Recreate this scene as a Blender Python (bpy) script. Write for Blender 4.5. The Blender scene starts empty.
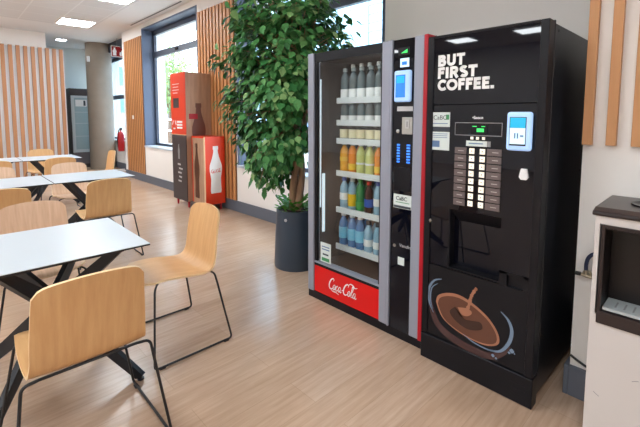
import bpy, bmesh, math, random
from mathutils import Vector, Matrix
PI = math.pi
random.seed(7)
sc = bpy.context.scene
COL = sc.collection

# ------------------------------------------------------------------ camera
yaw, pitch, roll, FPX = .765, -.086, .002, 394.0
fw = Vector((math.sin(yaw)*math.cos(pitch), math.cos(yaw)*math.cos(pitch), math.sin(pitch)))
rt = Vector((math.cos(yaw), -math.sin(yaw), 0)); up = rt.cross(fw)
rt, up = rt*math.cos(roll)+up*math.sin(roll), up*math.cos(roll)-rt*math.sin(roll)
cd = bpy.data.cameras.new('camera'); cam = bpy.data.objects.new('camera', cd); COL.objects.link(cam)
cd.sensor_width = 36; cd.lens = FPX/640*36; cd.shift_y = -(213.5-150.6)/640
cd.clip_start = .05; cd.clip_end = 300
cam.matrix_world = Matrix(((rt.x, up.x, -fw.x, 0), (rt.y, up.y, -fw.y, 0), (rt.z, up.z, -fw.z, 1.40), (0, 0, 0, 1)))
sc.camera = cam

# ------------------------------------------------------------------ sky, exposure, sun
w = bpy.data.worlds.new('sky'); sc.world = w; w.use_nodes = True
nt = w.node_tree; bg = nt.nodes['Background']
bg.inputs[0].default_value = (.88, .94, 1.0, 1); bg.inputs[1].default_value = 9.0
sc.view_settings.view_transform = 'Standard'; sc.view_settings.look = 'None'
sc.view_settings.gamma = 1; sc.view_settings.use_curve_mapping = False
sc.view_settings.exposure = 0.1
LAMP = 36.0          # radiance of the ceiling panels
W1 = (6.12, 8.57, .75, 3.20); W2 = (2.34, 4.96, .66, 3.20); W3 = (10.1, 12.85, .72, 3.05)


# ------------------------------------------------------------------ materials
def mat(name, col, rough=.5, metal=0, spec=.5, emit=None, estr=0, coat=0, alpha=1, trans=0, ior=1.45, noise=None):
    m = bpy.data.materials.new(name); m.use_nodes = True; n = m.node_tree
    b = n.nodes['Principled BSDF']
    b.inputs['Base Color'].default_value = (*col, 1); b.inputs['Roughness'].default_value = rough
    b.inputs['Metallic'].default_value = metal; b.inputs['Specular IOR Level'].default_value = spec
    b.inputs['Coat Weight'].default_value = coat; b.inputs['IOR'].default_value = ior
    b.inputs['Transmission Weight'].default_value = trans
    if emit: b.inputs['Emission Color'].default_value = (*emit, 1); b.inputs['Emission Strength'].default_value = estr
    if noise:            # (scale, amount) subtle mottling of the real surface
        t = n.nodes.new('ShaderNodeTexCoord'); q = n.nodes.new('ShaderNodeTexNoise'); q.inputs['Scale'].default_value = noise[0]
        q.inputs['Detail'].default_value = 5
        r = n.nodes.new('ShaderNodeMix'); r.data_type = 'RGBA'; k = noise[1]
        r.inputs[6].default_value = (*[c*(1-k) for c in col], 1); r.inputs[7].default_value = (*[min(1, c*(1+k)) for c in col], 1)
        n.links.new(t.outputs['Object'], q.inputs['Vector']); n.links.new(q.outputs['Fac'], r.inputs[0]); n.links.new(r.outputs[2], b.inputs['Base Color'])
    return m
def s2l(r, g, b):
    f = lambda c: (c/255/12.92 if c/255 <= .04045 else ((c/255+.055)/1.055)**2.4)
    return (f(r), f(g), f(b))
def wood(name, c1, c2, scale=(1, 1, 12), rough=.45, nscale=3.0, bump=0, spec=.4):
    m = bpy.data.materials.new(name); m.use_nodes = True; n = m.node_tree; b = n.nodes['Principled BSDF']
    t = n.nodes.new('ShaderNodeTexCoord'); mp = n.nodes.new('ShaderNodeMapping'); mp.inputs['Scale'].default_value = scale
    q = n.nodes.new('ShaderNodeTexNoise'); q.inputs['Scale'].default_value = nscale; q.inputs['Detail'].default_value = 6; q.inputs['Roughness'].default_value = .6
    r = n.nodes.new('ShaderNodeValToRGB'); r.color_ramp.elements[0].position = .3; r.color_ramp.elements[1].position = .7
    r.color_ramp.elements[0].color = (*c1, 1); r.color_ramp.elements[1].color = (*c2, 1)
    n.links.new(t.outputs['Object'], mp.inputs[0]); n.links.new(mp.outputs[0], q.inputs['Vector']); n.links.new(q.outputs['Fac'], r.inputs[0])
    n.links.new(r.outputs[0], b.inputs['Base Color']); b.inputs['Roughness'].default_value = rough; b.inputs['Specular IOR Level'].default_value = spec
    return m
def clear(name, tint=(1, 1, 1), rough=.02, refl=.1, tr=None):
    """thin glass: see-through with a mirror share that grows at grazing angles"""
    m = bpy.data.materials.new(name); m.use_nodes = True; n = m.node_tree
    for x in list(n.nodes): n.nodes.remove(x)
    o = n.nodes.new('ShaderNodeOutputMaterial'); mx = n.nodes.new('ShaderNodeMixShader'); f = n.nodes.new('ShaderNodeFresnel'); f.inputs[0].default_value = 1.5
    g = n.nodes.new('ShaderNodeBsdfGlossy'); g.inputs['Roughness'].default_value = rough; g.inputs[0].default_value = (1, 1, 1, 1)
    t = n.nodes.new('ShaderNodeBsdfTransparent'); t.inputs[0].default_value = (*tint, 1)
    gm = n.nodes.new('ShaderNodeNewGeometry'); mr = n.nodes.new('ShaderNodeMapRange'); mr.inputs[3].default_value = 1.5; mr.inputs[4].default_value = 1/1.5
    n.links.new(gm.outputs['Backfacing'], mr.inputs[0]); n.links.new(mr.outputs[0], f.inputs[0])
    n.links.new(f.outputs[0], mx.inputs[0]); n.links.new(t.outputs[0], mx.inputs[1]); n.links.new(g.outputs[0], mx.inputs[2]); n.links.new(mx.outputs[0], o.inputs[0])
    return m

def floor_mat():
    m = bpy.data.materials.new('oak_plank_floor'); m.use_nodes = True; n = m.node_tree; b = n.nodes['Principled BSDF']
    t = n.nodes.new('ShaderNodeTexCoord')
    br = n.nodes.new('ShaderNodeTexBrick'); br.inputs['Scale'].default_value = 1; br.inputs['Brick Width'].default_value = 1.25; br.inputs['Row Height'].default_value = .19
    br.inputs['Mortar Size'].default_value = .0014; br.inputs['Mortar Smooth'].default_value = .3; br.offset = .37
    br.inputs['Color1'].default_value = (*s2l(194, 165, 141), 1); br.inputs['Color2'].default_value = (*s2l(201, 174, 152), 1); br.inputs['Mortar'].default_value = (*s2l(178, 150, 126), 1)
    n.links.new(t.outputs['Object'], br.inputs[0])
    mp = n.nodes.new('ShaderNodeMapping'); mp.inputs['Scale'].default_value = (1.0, 14, 1); n.links.new(t.outputs['Object'], mp.inputs[0])
    q = n.nodes.new('ShaderNodeTexNoise'); q.inputs['Scale'].default_value = 3.0; q.inputs['Detail'].default_value = 8; q.inputs['Roughness'].default_value = .65; n.links.new(mp.outputs[0], q.inputs[0])
    r = n.nodes.new('ShaderNodeValToRGB'); r.color_ramp.elements[0].position = .33; r.color_ramp.elements[1].position = .68
    r.color_ramp.elements[0].color = (*s2l(214, 204, 195), 1); r.color_ramp.elements[1].color = (1, 1, 1, 1); n.links.new(q.outputs['Fac'], r.inputs[0])
    mx = n.nodes.new('ShaderNodeMix'); mx.data_type = 'RGBA'; mx.blend_type = 'MULTIPLY'; mx.inputs[0].default_value = .65
    n.links.new(br.outputs['Color'], mx.inputs[6]); n.links.new(r.outputs[0], mx.inputs[7]); n.links.new(mx.outputs[2], b.inputs['Base Color'])
    b.inputs['Roughness'].default_value = .24; b.inputs['Specular IOR Level'].default_value = .5
    return m
def leaf_mat():
    m = bpy.data.materials.new('ficus_leaf'); m.use_nodes = True; n = m.node_tree; b = n.nodes['Principled BSDF']
    g = n.nodes.new('ShaderNodeNewGeometry'); r = n.nodes.new('ShaderNodeValToRGB')
    r.color_ramp.elements[0].color = (*s2l(46, 104, 54), 1); r.color_ramp.elements[1].color = (*s2l(140, 172, 110), 1)
    e = r.color_ramp.elements.new(.65); e.color = (*s2l(78, 138, 74), 1)
    n.links.new(g.outputs['Random Per Island'], r.inputs[0]); n.links.new(r.outputs[0], b.inputs['Base Color'])
    b.inputs['Roughness'].default_value = .5; b.inputs['Specular IOR Level'].default_value = .3
    return m
def tile_mat():
    m = bpy.data.materials.new('ceiling_tiles'); m.use_nodes = True; n = m.node_tree; b = n.nodes['Principled BSDF']
    t = n.nodes.new('ShaderNodeTexCoord'); br = n.nodes.new('ShaderNodeTexBrick'); br.offset = 0
    br.inputs['Scale'].default_value = 1; br.inputs['Brick Width'].default_value = .6; br.inputs['Row Height'].default_value = .6; br.inputs['Mortar Size'].default_value = .012
    c = s2l(212, 210, 208)
    br.inputs['Color1'].default_value = (*c, 1); br.inputs['Color2'].default_value = (*[x*.96 for x in c], 1); br.inputs['Mortar'].default_value = (*s2l(222, 221, 219), 1)
    n.links.new(t.outputs['Object'], br.inputs[0]); n.links.new(br.outputs[0], b.inputs['Base Color']); b.inputs['Roughness'].default_value = .8
    return m

M = dict(
 wall=mat('white_plaster', s2l(236, 232, 228), .8, noise=(2, .015)), ceil=mat('white_ceiling', s2l(224, 222, 220), .85),
 backwall=mat('pale_grey_plaster', s2l(212, 216, 212), .8), concrete=mat('bare_concrete', s2l(150, 136, 122), .75, noise=(4, .16)),
 base=mat('slate_baseboard', s2l(98, 104, 116), .5), slate=mat('slate_blue_metal', s2l(84, 98, 122), .45), slated=mat('dark_window_frame', s2l(58, 66, 82), .4),
 sill=mat('pale_sill', s2l(196, 206, 216), .35), floor=floor_mat(), tile=tile_mat(),
 slat=wood('orange_oak_slats', s2l(186, 126, 76), s2l(208, 148, 96), (9, 9, .5)), slatb=mat('brown_slat_backing', s2l(104, 62, 34), .7),
 slatp=wood('pale_oak_slats', s2l(160, 110, 74), s2l(178, 128, 90), (9, 9, .5)), slatw=mat('white_screen_backing', s2l(206, 208, 212), .7),
 batten=wood('tan_oak_batten', s2l(192, 138, 92), s2l(206, 152, 106), (6, 6, .5)),
 ply=wood('honey_plywood', s2l(200, 152, 102), s2l(215, 171, 120), (14, 2, 1.2), .38), plye=mat('pale_ply_edge', s2l(236, 206, 160), .5),
 plyp=wood('pink_grained_plywood', s2l(204, 166, 136), s2l(224, 190, 162), (16, 2, 1.2), .38),
 rod=mat('black_steel', (.012, .012, .014), .4), tleg=mat('black_table_steel', (.012, .014, .02), .45),
 ttop=mat('white_laminate', s2l(190, 199, 206), .3), tedge=mat('black_table_edge', (.01, .01, .012), .5),
 red=mat('red_enamel', s2l(222, 14, 16), .35), redm=mat('vermilion_panel', s2l(222, 62, 30), .45), redstrip=mat('red_strip', s2l(178, 14, 34), .4),
 alu=mat('grey_aluminium', s2l(152, 157, 172), .42, metal=.2), black=mat('gloss_black', (.003, .0035, .008), .025, spec=.36), blackm=mat('satin_black', (.008, .008, .011), .30, spec=.25),
 machine=mat('black_machine_side', (.009, .010, .014), .28, spec=.3), glass=clear('cabinet_glass', (.96, .98, .98)), wglass=clear('window_glass', (.95, .98, 1)),
 white=mat('white_print', s2l(238, 238, 238), .5), whitepl=mat('white_plastic', s2l(236, 236, 238), .35), grey=mat('mid_grey', s2l(140, 140, 142), .5), lgrey=mat('light_grey', s2l(190, 190, 192), .4),
 steel=mat('brushed_steel', s2l(180, 180, 176), .3, metal=.9), inner=mat('machine_interior', s2l(46, 38, 38), .3), innerd=mat('machine_bin', s2l(66, 44, 36), .3), shelf=mat('white_wire_shelf', s2l(220, 226, 226), .4),
 blindrefl=mat('blind_reflection_glow', (.6, .66, .7), .4, emit=(.72, .86, .95), estr=.75), led=mat('led_strip', (1, 1, 1), .5, emit=(.88, .96, 1), estr=9), lamp=mat('lamp_diffuser', (1, 1, 1), .5, emit=(.90, .96, 1), estr=LAMP),
 pot=mat('slate_planter', s2l(52, 64, 78), .42), soil=mat('dark_soil', s2l(50, 38, 30), .95, noise=(40, .4)), bark=mat('ficus_bark', s2l(172, 134, 108), .8, noise=(14, .3)), leaf=leaf_mat(),
 lowleaf=mat('bright_plant_leaf', s2l(92, 150, 62), .6, spec=.2),
 cabwood=wood('walnut_print', s2l(160, 122, 98), s2l(188, 152, 126), (7, 7, .6)), cabdark=mat('charcoal_panel', s2l(58, 50, 52), .45), cabbott=mat('brown_bottle_print', s2l(112, 72, 62), .5), cabrim=mat('pale_wood_edge', s2l(226, 190, 150), .5),
 darkbott=mat('dark_brown_print', s2l(86, 52, 36), .4), 
 screenw=mat('reader_bezel', s2l(176, 206, 240), .3, emit=s2l(150, 190, 240), estr=.45), scr=mat('blue_screen', s2l(40, 110, 190), .2, emit=s2l(50, 130, 210), estr=.7), scrc=mat('cyan_screen', s2l(30, 150, 190), .2, emit=s2l(30, 160, 200), estr=.8), scrl=mat('pale_screen', s2l(200, 225, 240), .2, emit=s2l(190, 220, 240), estr=.7),
 green=mat('green_display', (.02, .3, .06), .3, emit=(.05, .8, .15), estr=1.2), blued=mat('blue_keys', (.02, .1, .5), .3, emit=(.05, .25, .95), estr=1.3),
 btn=mat('lit_button', s2l(245, 235, 220), .4, emit=(1, .93, .82), estr=.4), btnl=mat('label_plate', s2l(104, 92, 92), .3), btnt=mat('plate_text', s2l(190, 180, 178), .4),
 choco=mat('chocolate_print', s2l(98, 62, 48), .25), chocol=mat('cocoa_rim_print', s2l(160, 108, 84), .25), chocod=mat('dark_cocoa_print', s2l(62, 40, 34), .25), cupg=mat('glass_edge_print', s2l(72, 50, 50), .2), hl=mat('pale_glint_print', s2l(112, 132, 156), .2),
 stick=mat('white_sticker', s2l(214, 224, 222), .4), stickg=mat('green_sticker_ink', s2l(60, 140, 90), .4), ink=mat('dark_ink', s2l(50, 60, 70), .4), stickb=mat('sticker_blue_ink', s2l(90, 120, 160), .4),
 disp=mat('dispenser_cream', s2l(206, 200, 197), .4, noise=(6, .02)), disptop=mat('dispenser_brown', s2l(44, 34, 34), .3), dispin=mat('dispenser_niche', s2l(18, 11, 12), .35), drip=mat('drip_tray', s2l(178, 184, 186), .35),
 ext=mat('extinguisher_red', s2l(170, 24, 30), .35), sign=mat('sign_red', s2l(150, 14, 20), .45),
 coolerglass=mat('cooler_glass', s2l(160, 182, 188), .12), coolerf=mat('cooler_silver', s2l(196, 206, 210), .35), coolerd=mat('cooler_dark', s2l(64, 58, 60), .5), coolerg=mat('cooler_grey', s2l(112, 106, 112), .5),
 hose=mat('blue_black_hose', s2l(34, 44, 74), .35), brass=mat('nickel_valve', s2l(180, 170, 150), .3, metal=.9),
 facade=mat('blue_facade', s2l(150, 190, 212), .4), facl=mat('facade_line', s2l(120, 160, 186), .5), facd=mat('facade_glass', s2l(70, 120, 180), .2), pave=mat('pavement', s2l(190, 186, 180), .8), rail=mat('white_railing', s2l(230, 234, 238), .5),
 treel=mat('tree_foliage', s2l(112, 148, 84), .6), treeb=mat('tree_bark', s2l(96, 80, 66), .9),
)
# drinks
for k, c in dict(juice=(236, 170, 20), orange=(240, 138, 16), lemon=(206, 214, 130), water=(150, 190, 212), blue=(70, 124, 180), teal=(70, 120, 116), clear=(84, 100, 104), dark=(34, 26, 26), green=(30, 130, 70), cola=(60, 24, 18)).items():
    M['d_'+k] = mat('drink_'+k, s2l(*c), .12, coat=.4)
for k, c in dict(silver=(150, 160, 160), cream=(240, 230, 190), white=(236, 238, 236), blue=(40, 90, 180), yellow=(236, 190, 30), green=(40, 140, 60), dark=(30, 36, 48), red=(200, 40, 30), cyan=(120, 200, 230)).items():
    M['l_'+k] = mat('label_'+k, s2l(*c), .4)

# ------------------------------------------------------------------ mesh helpers
class MB:
    def __init__(s): s.v = []; s.f = []; s.m = []; s.mats = []; s.sm = []
    def mi(s, m):
        m = M[m]
        if m not in s.mats: s.mats.append(m)
        return s.mats.index(m)
    def add(s, vs, fs, m, smooth=False):
        o = len(s.v); k = s.mi(m); s.v += [tuple(v) for v in vs]
        for f in fs: s.f.append([o+i for i in f]); s.m.append(k); s.sm.append(smooth)
    def box(s, x0, x1, y0, y1, z0, z1, m, bev=0):
        if bev:
            bm = bmesh.new(); bmesh.ops.create_cube(bm, size=1)
            for v in bm.verts: v.co = Vector(((x0+x1)/2+v.co.x*(x1-x0), (y0+y1)/2+v.co.y*(y1-y0), (z0+z1)/2+v.co.z*(z1-z0)))
            bmesh.ops.bevel(bm, geom=bm.edges[:], offset=bev, segments=3, affect='EDGES', profile=.5)
            bm.verts.ensure_lookup_table(); s.add([v.co[:] for v in bm.verts], [[v.index for v in f.verts] for f in bm.faces], m); bm.free(); return
        s.add([(x, y, z) for x in (x0, x1) for y in (y0, y1) for z in (z0, z1)],
              [(0, 1, 3, 2), (4, 6, 7, 5), (0, 4, 5, 1), (2, 3, 7, 6), (0, 2, 6, 4), (1, 5, 7, 3)], m)
    def prism(s, pts, d, m, axis='x', at=0):
        """outline pts extruded: axis x: pts=(y,z) from at to at+d; axis y: pts=(x,z); axis z: pts=(x,y)"""
        P = {'x': lambda p, a: (a, p[0], p[1]), 'y': lambda p, a: (p[0], a, p[1]), 'z': lambda p, a: (p[0], p[1], a)}[axis]
        n = len(pts)
        s.add([P(p, at) for p in pts]+[P(p, at+d) for p in pts], [list(range(n))[::-1], list(range(n, 2*n))]+[(i, (i+1) % n, n+(i+1) % n, n+i) for i in range(n)], m)
    def tube(s, pts, r, m, n=10, closed=False, r2=None, caps=True):
        pts = [Vector(p) for p in pts]; N = len(pts); rings = []; u = None
        for i, p in enumerate(pts):
            a = pts[(i-1) % N] if (i or closed) else p; b = pts[(i+1) % N] if (i < N-1 or closed) else p
            t = (b-a).normalized()
            if u is None: u = t.orthogonal().normalized()
            u = (u-t*u.dot(t)).normalized(); q = t.cross(u)
            rr = r[i] if isinstance(r, (list, tuple)) else r
            rings.append([p+(u*math.cos(2*PI*k/n)+q*math.sin(2*PI*k/n))*rr for k in range(n)])
        vs = [v[:] for R in rings for v in R]; fs = []
        for i in range(N if closed else N-1):
            j = (i+1) % N
            fs += [(i*n+k, i*n+(k+1) % n, j*n+(k+1) % n, j*n+k) for k in range(n)]
        if not closed and caps: fs += [list(range(n))[::-1], [(N-1)*n+k for k in range(n)]]
        s.add(vs, fs, m, True)
    def lathe(s, prof, m, c=(0, 0, 0), n=20, smooth=True):
        vs = [(c[0]+r*math.cos(2*PI*k/n), c[1]+r*math.sin(2*PI*k/n), c[2]+z) for r, z in prof for k in range(n)]
        fs = [(i*n+k, i*n+(k+1) % n, (i+1)*n+(k+1) % n, (i+1)*n+k) for i in range(len(prof)-1) for k in range(n)]
        if prof[0][0] > 1e-4: fs.append(list(range(n))[::-1])
        if prof[-1][0] > 1e-4: fs.append([(len(prof)-1)*n+k for k in range(n)])
        s.add(vs, fs, m, smooth)
    def build(s, name, parent=None, loc=None, kind=None, label=None, cat=None, group=None, bevel=0, sharp=35):
        me = bpy.data.meshes.new(name); me.from_pydata(s.v, [], s.f)
        for m in s.mats: me.materials.append(m)
        me.polygons.foreach_set('material_index', s.m); me.polygons.foreach_set('use_smooth', s.sm)
        me.update()
        o = bpy.data.objects.new(name, me); COL.objects.link(o)
        if parent: o.parent = parent
        if loc: o.location = loc
        if any(s.sm):
            try: me.set_sharp_from_angle(angle=math.radians(sharp))
            except Exception: pass
        if bevel:
            b = o.modifiers.new('edge', 'BEVEL'); b.width = bevel; b.segments = 2; b.limit_method = 'ANGLE'
        tag(o, label, cat, group, kind); return o
def tag(o, label=None, cat=None, group=None, kind=None):
    if label: o['label'] = label
    if cat: o['category'] = cat
    if group: o['group'] = group
    if kind: o['kind'] = kind
def empty(name, loc=(0, 0, 0), label=None, cat=None, group=None, rz=0):
    o = bpy.data.objects.new(name, None); COL.objects.link(o); o.location = loc; o.rotation_euler.z = rz; o.empty_display_size = .1
    tag(o, label, cat, group); return o
def copy_tree(o, parent=None):
    c = o.copy(); COL.objects.link(c); c.parent = parent
    for ch in [x for x in bpy.data.objects if x.parent == o]: copy_tree(ch, c)
    return c
def fillet(pts, r, seg=5):
    out = [Vector(pts[0])]
    for i in range(1, len(pts)-1):
        a, p, b = Vector(pts[i-1]), Vector(pts[i]), Vector(pts[i+1])
        d1 = (a-p).normalized(); d2 = (b-p).normalized(); rr = min(r, (a-p).length*.45, (b-p).length*.45)
        for k in range(seg+1):
            t = k/seg; out.append((p+d1*rr)*(1-t)**2+p*2*t*(1-t)+(p+d2*rr)*t*t)
    out.append(Vector(pts[-1])); return out
FACE = {'-x': Matrix(((0, 0, -1), (-1, 0, 0), (0, 1, 0))), '-y': Matrix(((1, 0, 0), (0, 0, -1), (0, 1, 0)))}
def text(name, s, m, loc, size, face='-x', bold=0, shear=0, parent=None, depth=.0006, sx=1, align='LEFT', space=1, line=1, fit=None):
    """printed lettering standing a hair proud of its surface; parent may be an Empty at its own place"""
    c = bpy.data.curves.new(name, 'FONT'); c.body = s; c.size = size; c.offset = bold; c.shear = shear; c.extrude = depth; c.align_x = align; c.space_character = space; c.space_line = line
    t = bpy.data.objects.new(name, c); COL.objects.link(t); bpy.context.view_layer.update()
    me = bpy.data.meshes.new_from_object(t.evaluated_get(bpy.context.evaluated_depsgraph_get()))
    bpy.data.objects.remove(t); bpy.data.curves.remove(c)
    for v in me.vertices: v.co.x *= sx
    if fit:
        a = [v.co.x for v in me.vertices]; c_ = [v.co.y for v in me.vertices]
        for v in me.vertices: v.co.x = (v.co.x-min(a))*fit[0]/(max(a)-min(a)); v.co.y = (v.co.y-min(c_))*fit[1]/(max(c_)-min(c_))
    R = FACE[face].to_4x4(); pl = Vector(parent_loc(parent)); R.translation = Vector(loc)-pl
    me.transform(R); me.materials.clear(); me.materials.append(M[m])
    o = bpy.data.objects.new(name, me); COL.objects.link(o)
    if parent: o.parent = parent
    return o
def parent_loc(p):
    v = Vector((0, 0, 0))
    while p: v += p.location; p = p.parent
    return v
def ribbon(mb, pts, wd, m, X, d=.0012, face='-x'):
    """calligraphic stroke in the plane of a front face: pts (y,z) or (x,z), widths wd"""
    n = len(pts); L = []; Rr = []
    for i, p in enumerate(pts):
        a = pts[max(i-1, 0)]; b = pts[min(i+1, n-1)]; t = Vector((b[0]-a[0], b[1]-a[1]))
        t = t.normalized() if t.length else Vector((1, 0)); q = Vector((-t.y, t.x)); ww = (wd[i] if isinstance(wd, (list, tuple)) else wd)/2
        L.append((p[0]+q.x*ww, p[1]+q.y*ww)); Rr.append((p[0]-q.x*ww, p[1]-q.y*ww))
    for i in range(n-1):
        q = [L[i], L[i+1], Rr[i+1], Rr[i]]
        if face == '-x': mb.add([(X-d, *p) for p in q], [(0, 1, 2, 3)], m)
        else: mb.add([(p[0], X-d, p[1]) for p in q], [(0, 1, 2, 3)], m)
def spline(pts, n=8):
    out = []; P = [pts[0]]+list(pts)+[pts[-1]]
    for i in range(1, len(P)-2):
        for k in range(n):
            t = k/n; out.append(tuple(.5*((2*P[i][j])+(-P[i-1][j]+P[i+1][j])*t+(2*P[i-1][j]-5*P[i][j]+4*P[i+1][j]-P[i+2][j])*t*t+(-P[i-1][j]+3*P[i][j]-3*P[i+1][j]+P[i+2][j])*t**3) for j in range(len(P[0]))))
    out.append(tuple(pts[-1])); return out

# ================================================================== THE SETTING
WX, H = 3.10, 3.30
b = MB(); b.box(-7, 4.0, -3, 13.5, -.1, 0, 'floor'); b.build('floor', kind='structure')
b = MB(); b.box(-7, 4.2, -3, 13.7, H, H+.15, 'ceil'); b.build('ceiling', kind='structure')
b = MB(); b.box(-6.9, 2.45, -2.9, 9.75, H-.012, H-.0005, 'tile'); b.build('ceiling_tile_field', kind='structure')
b = MB()
def wallpiece(y0, y1, z0, z1): b.box(WX, WX+.32, y0, y1, z0, z1, 'wall')
wallpiece(-3, W2[0], 0, H); wallpiece(W2[0], W2[1], 0, W2[2]); wallpiece(W2[0], W2[1], W2[3], H)
wallpiece(W2[1], W1[0], 0, H); wallpiece(W1[0], W1[1], 0, W1[2]); wallpiece(W1[0], W1[1], W1[3], H); wallpiece(W1[1], 9.8, 0, H)
b.box(WX+.32, 4.0, 9.6, 9.8, 0, H, 'wall')
b.build('wall_right', kind='structure')
b = MB(); b.box(3.45, 3.75, 9.8, W3[0], 0, H, 'wall'); b.box(3.45, 3.75, W3[0], W3[1], 0, W3[2], 'wall'); b.box(3.45, 3.75, W3[0], W3[1], W3[3], H, 'slated'); b.box(3.45, 3.75, W3[1], 13.0, 0, H, 'wall')
b.box(3.30, 3.45, 9.8, 13.0, 3.06, H, 'slated'); b.build('wall_recess', kind='structure')
b = MB(); b.box(-7, 4.0, 13.0, 13.15, 0, H, 'backwall'); b.build('wall_back', kind='structure')
b = MB(); b.box(-7, 1.84, 11.02, 11.12, 0, H, 'wall'); b.build('wall_partition', kind='structure')
b = MB(); b.box(-7.15, -7, -3, 13.15, 0, H, 'wall'); b.build('wall_left', kind='structure')
b = MB(); b.box(-7.15, 3.42, -3.15, -3, 0, H, 'wall'); b.build('wall_front', kind='structure')
b = MB(); b.box(2.23, WX, -3, .49, 0, H, 'wall'); b.build('wall_pier', kind='structure')
# baseboards
b = MB(); b.box(WX-.022, WX, .49, 9.8, 0, .16, 'base'); b.build('baseboard_right', kind='structure', bevel=.004)
b = MB(); b.box(2.208, 2.23, -3, .49, 0, .155, 'base'); b.box(2.208, WX-.03, .49, .512, 0, .155, 'base'); b.build('baseboard_pier', kind='structure', bevel=.004)
b = MB(); b.box(3.428, 3.45, 9.8, 13.0, 0, .16, 'base'); b.build('baseboard_recess', kind='structure')
b = MB(); b.box(1.9, 3.42, 12.978, 13.0, 0, .16, 'base'); b.build('baseboard_back', kind='structure')
# bare concrete column
b = MB(); b.lathe([(.305, 0), (.305, H)], 'concrete', (3.12, 11.75, 0), 40); b.build('column', kind='structure')

def window(n, y0, y1, z0, z1, x, xg, transom, mull=()):
    """deep slate reveal, frame bars, glass and pale sill"""
    e = empty('window_%d' % n, (x, (y0+y1)/2, z0)); e['kind'] = 'structure'
    L = lambda bb, nm: [setattr(bb, 'v', [(a-x, c-(y0+y1)/2, d-z0) for a, c, d in bb.v]), bb.build(nm, e)][1]
    b = MB(); t = .03
    b.box(x-.006, xg+.06, y0, y0+t, z0, z1, 'slate'); b.box(x-.006, xg+.06, y1-t, y1, z0, z1, 'slate'); b.box(x-.006, xg+.06, y0+t, y1-t, z1-t, z1, 'slate'); L(b, 'window_reveal')
    b = MB(); b.box(x-.02, xg+.06, y0, y1, z0, z0+.035, 'sill'); L(b, 'window_sill')
    f = .07; b = MB(); a0, a1 = y0+t, y1-t
    b.box(xg, xg+.05, a0, a0+f, z0+.035, z1-t, 'slated'); b.box(xg, xg+.05, a1-f, a1, z0+.035, z1-t, 'slated')
    b.box(xg, xg+.05, a0, a1, z0+.035, z0+.085, 'slated'); b.box(xg, xg+.05, a0, a1, z1-t-.09, z1-t, 'slated')
    if transom: b.box(xg-.01, xg+.055, a0, a1, transom-.055, transom+.055, 'slated'); b.box(xg-.03, xg-.01, (a0+a1)/2-.05, (a0+a1)/2+.05, transom-.02, transom+.02, 'black')
    for m in mull: b.box(xg, xg+.05, m-.025, m+.025, z0+.05, z1-t, 'slated')
    L(b, 'window_frame')
    b = MB(); b.box(xg+.02, xg+.026, a0+.01, a1-.01, z0+.04, z1-t-.02, 'wglass'); L(b, 'window_pane')
window(1, *W1, WX, 3.31, 2.68)
window(2, *W2, WX, 3.31, 2.68)
window(3, *W3, 3.45, 3.62, 1.93)

# slatted oak cladding on the window wall
def slat_panel(y0, y1, label, pr=.018, gap=.030):
    e = empty('slatted_wall_panel', (WX, (y0+y1)/2, .165), label, 'wall panel', 'orange oak slatted panels between the windows')
    n = int((y1-y0)/.1); p = (y1-y0)/n; b = MB()
    b.box(-.0118, -.0005, -(y1-y0)/2, (y1-y0)/2, 0, 2.90, 'slatb'); b.build('backing_board', e)
    b = MB()
    for i in range(n):
        a = -(y1-y0)/2+i*p; b.box(-.012-pr, -.012, a+.004, a+p-gap-.004, 0, 2.90, 'slat')
    b.build('slats', e)
slat_panel(4.99, 6.10, 'orange oak slatted wall panel between the leafy plant and the tall window')
slat_panel(8.59, 9.66, 'narrow orange oak slatted wall panel beside the fire extinguisher corner', .009, .044)  # flatter slats, wider gaps: dark backing stands in for shadow lines between slats

# oak battens on the pier, right edge of the picture
for i, lab in enumerate(['tan oak batten on the white wall, nearest the black coffee machine', 'second tan oak batten from the coffee machine on the white wall', 'third tan oak batten from the coffee machine, at the picture edge']):
    yc = .469-.0925*i; b = MB(); b.box(-.034, 0, -.019, .019, 0, H-1.272, 'batten')
    b.build('wooden_batten', loc=(2.2299, yc, 1.27), label=lab, cat='wooden batten', group='oak battens on the white pier', bevel=.002)

# slatted screen at the far left
sx1 = 2.17
scr = empty('slatted_screen', (0, 10.93, 0), 'pale oak slatted screen with white gaps behind the tables', 'room divider')
b = MB(); b.box(-1.5, sx1, 0, .03, 0, 2.93, 'slatw'); b.build('backing_board', scr)
x = sx1-.10
while x > -1.45:
    b = MB(); b.box(x, x+.070, -.045, 0, 0, 2.94, 'slatp'); b.build('slat', scr); x -= .134
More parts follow.
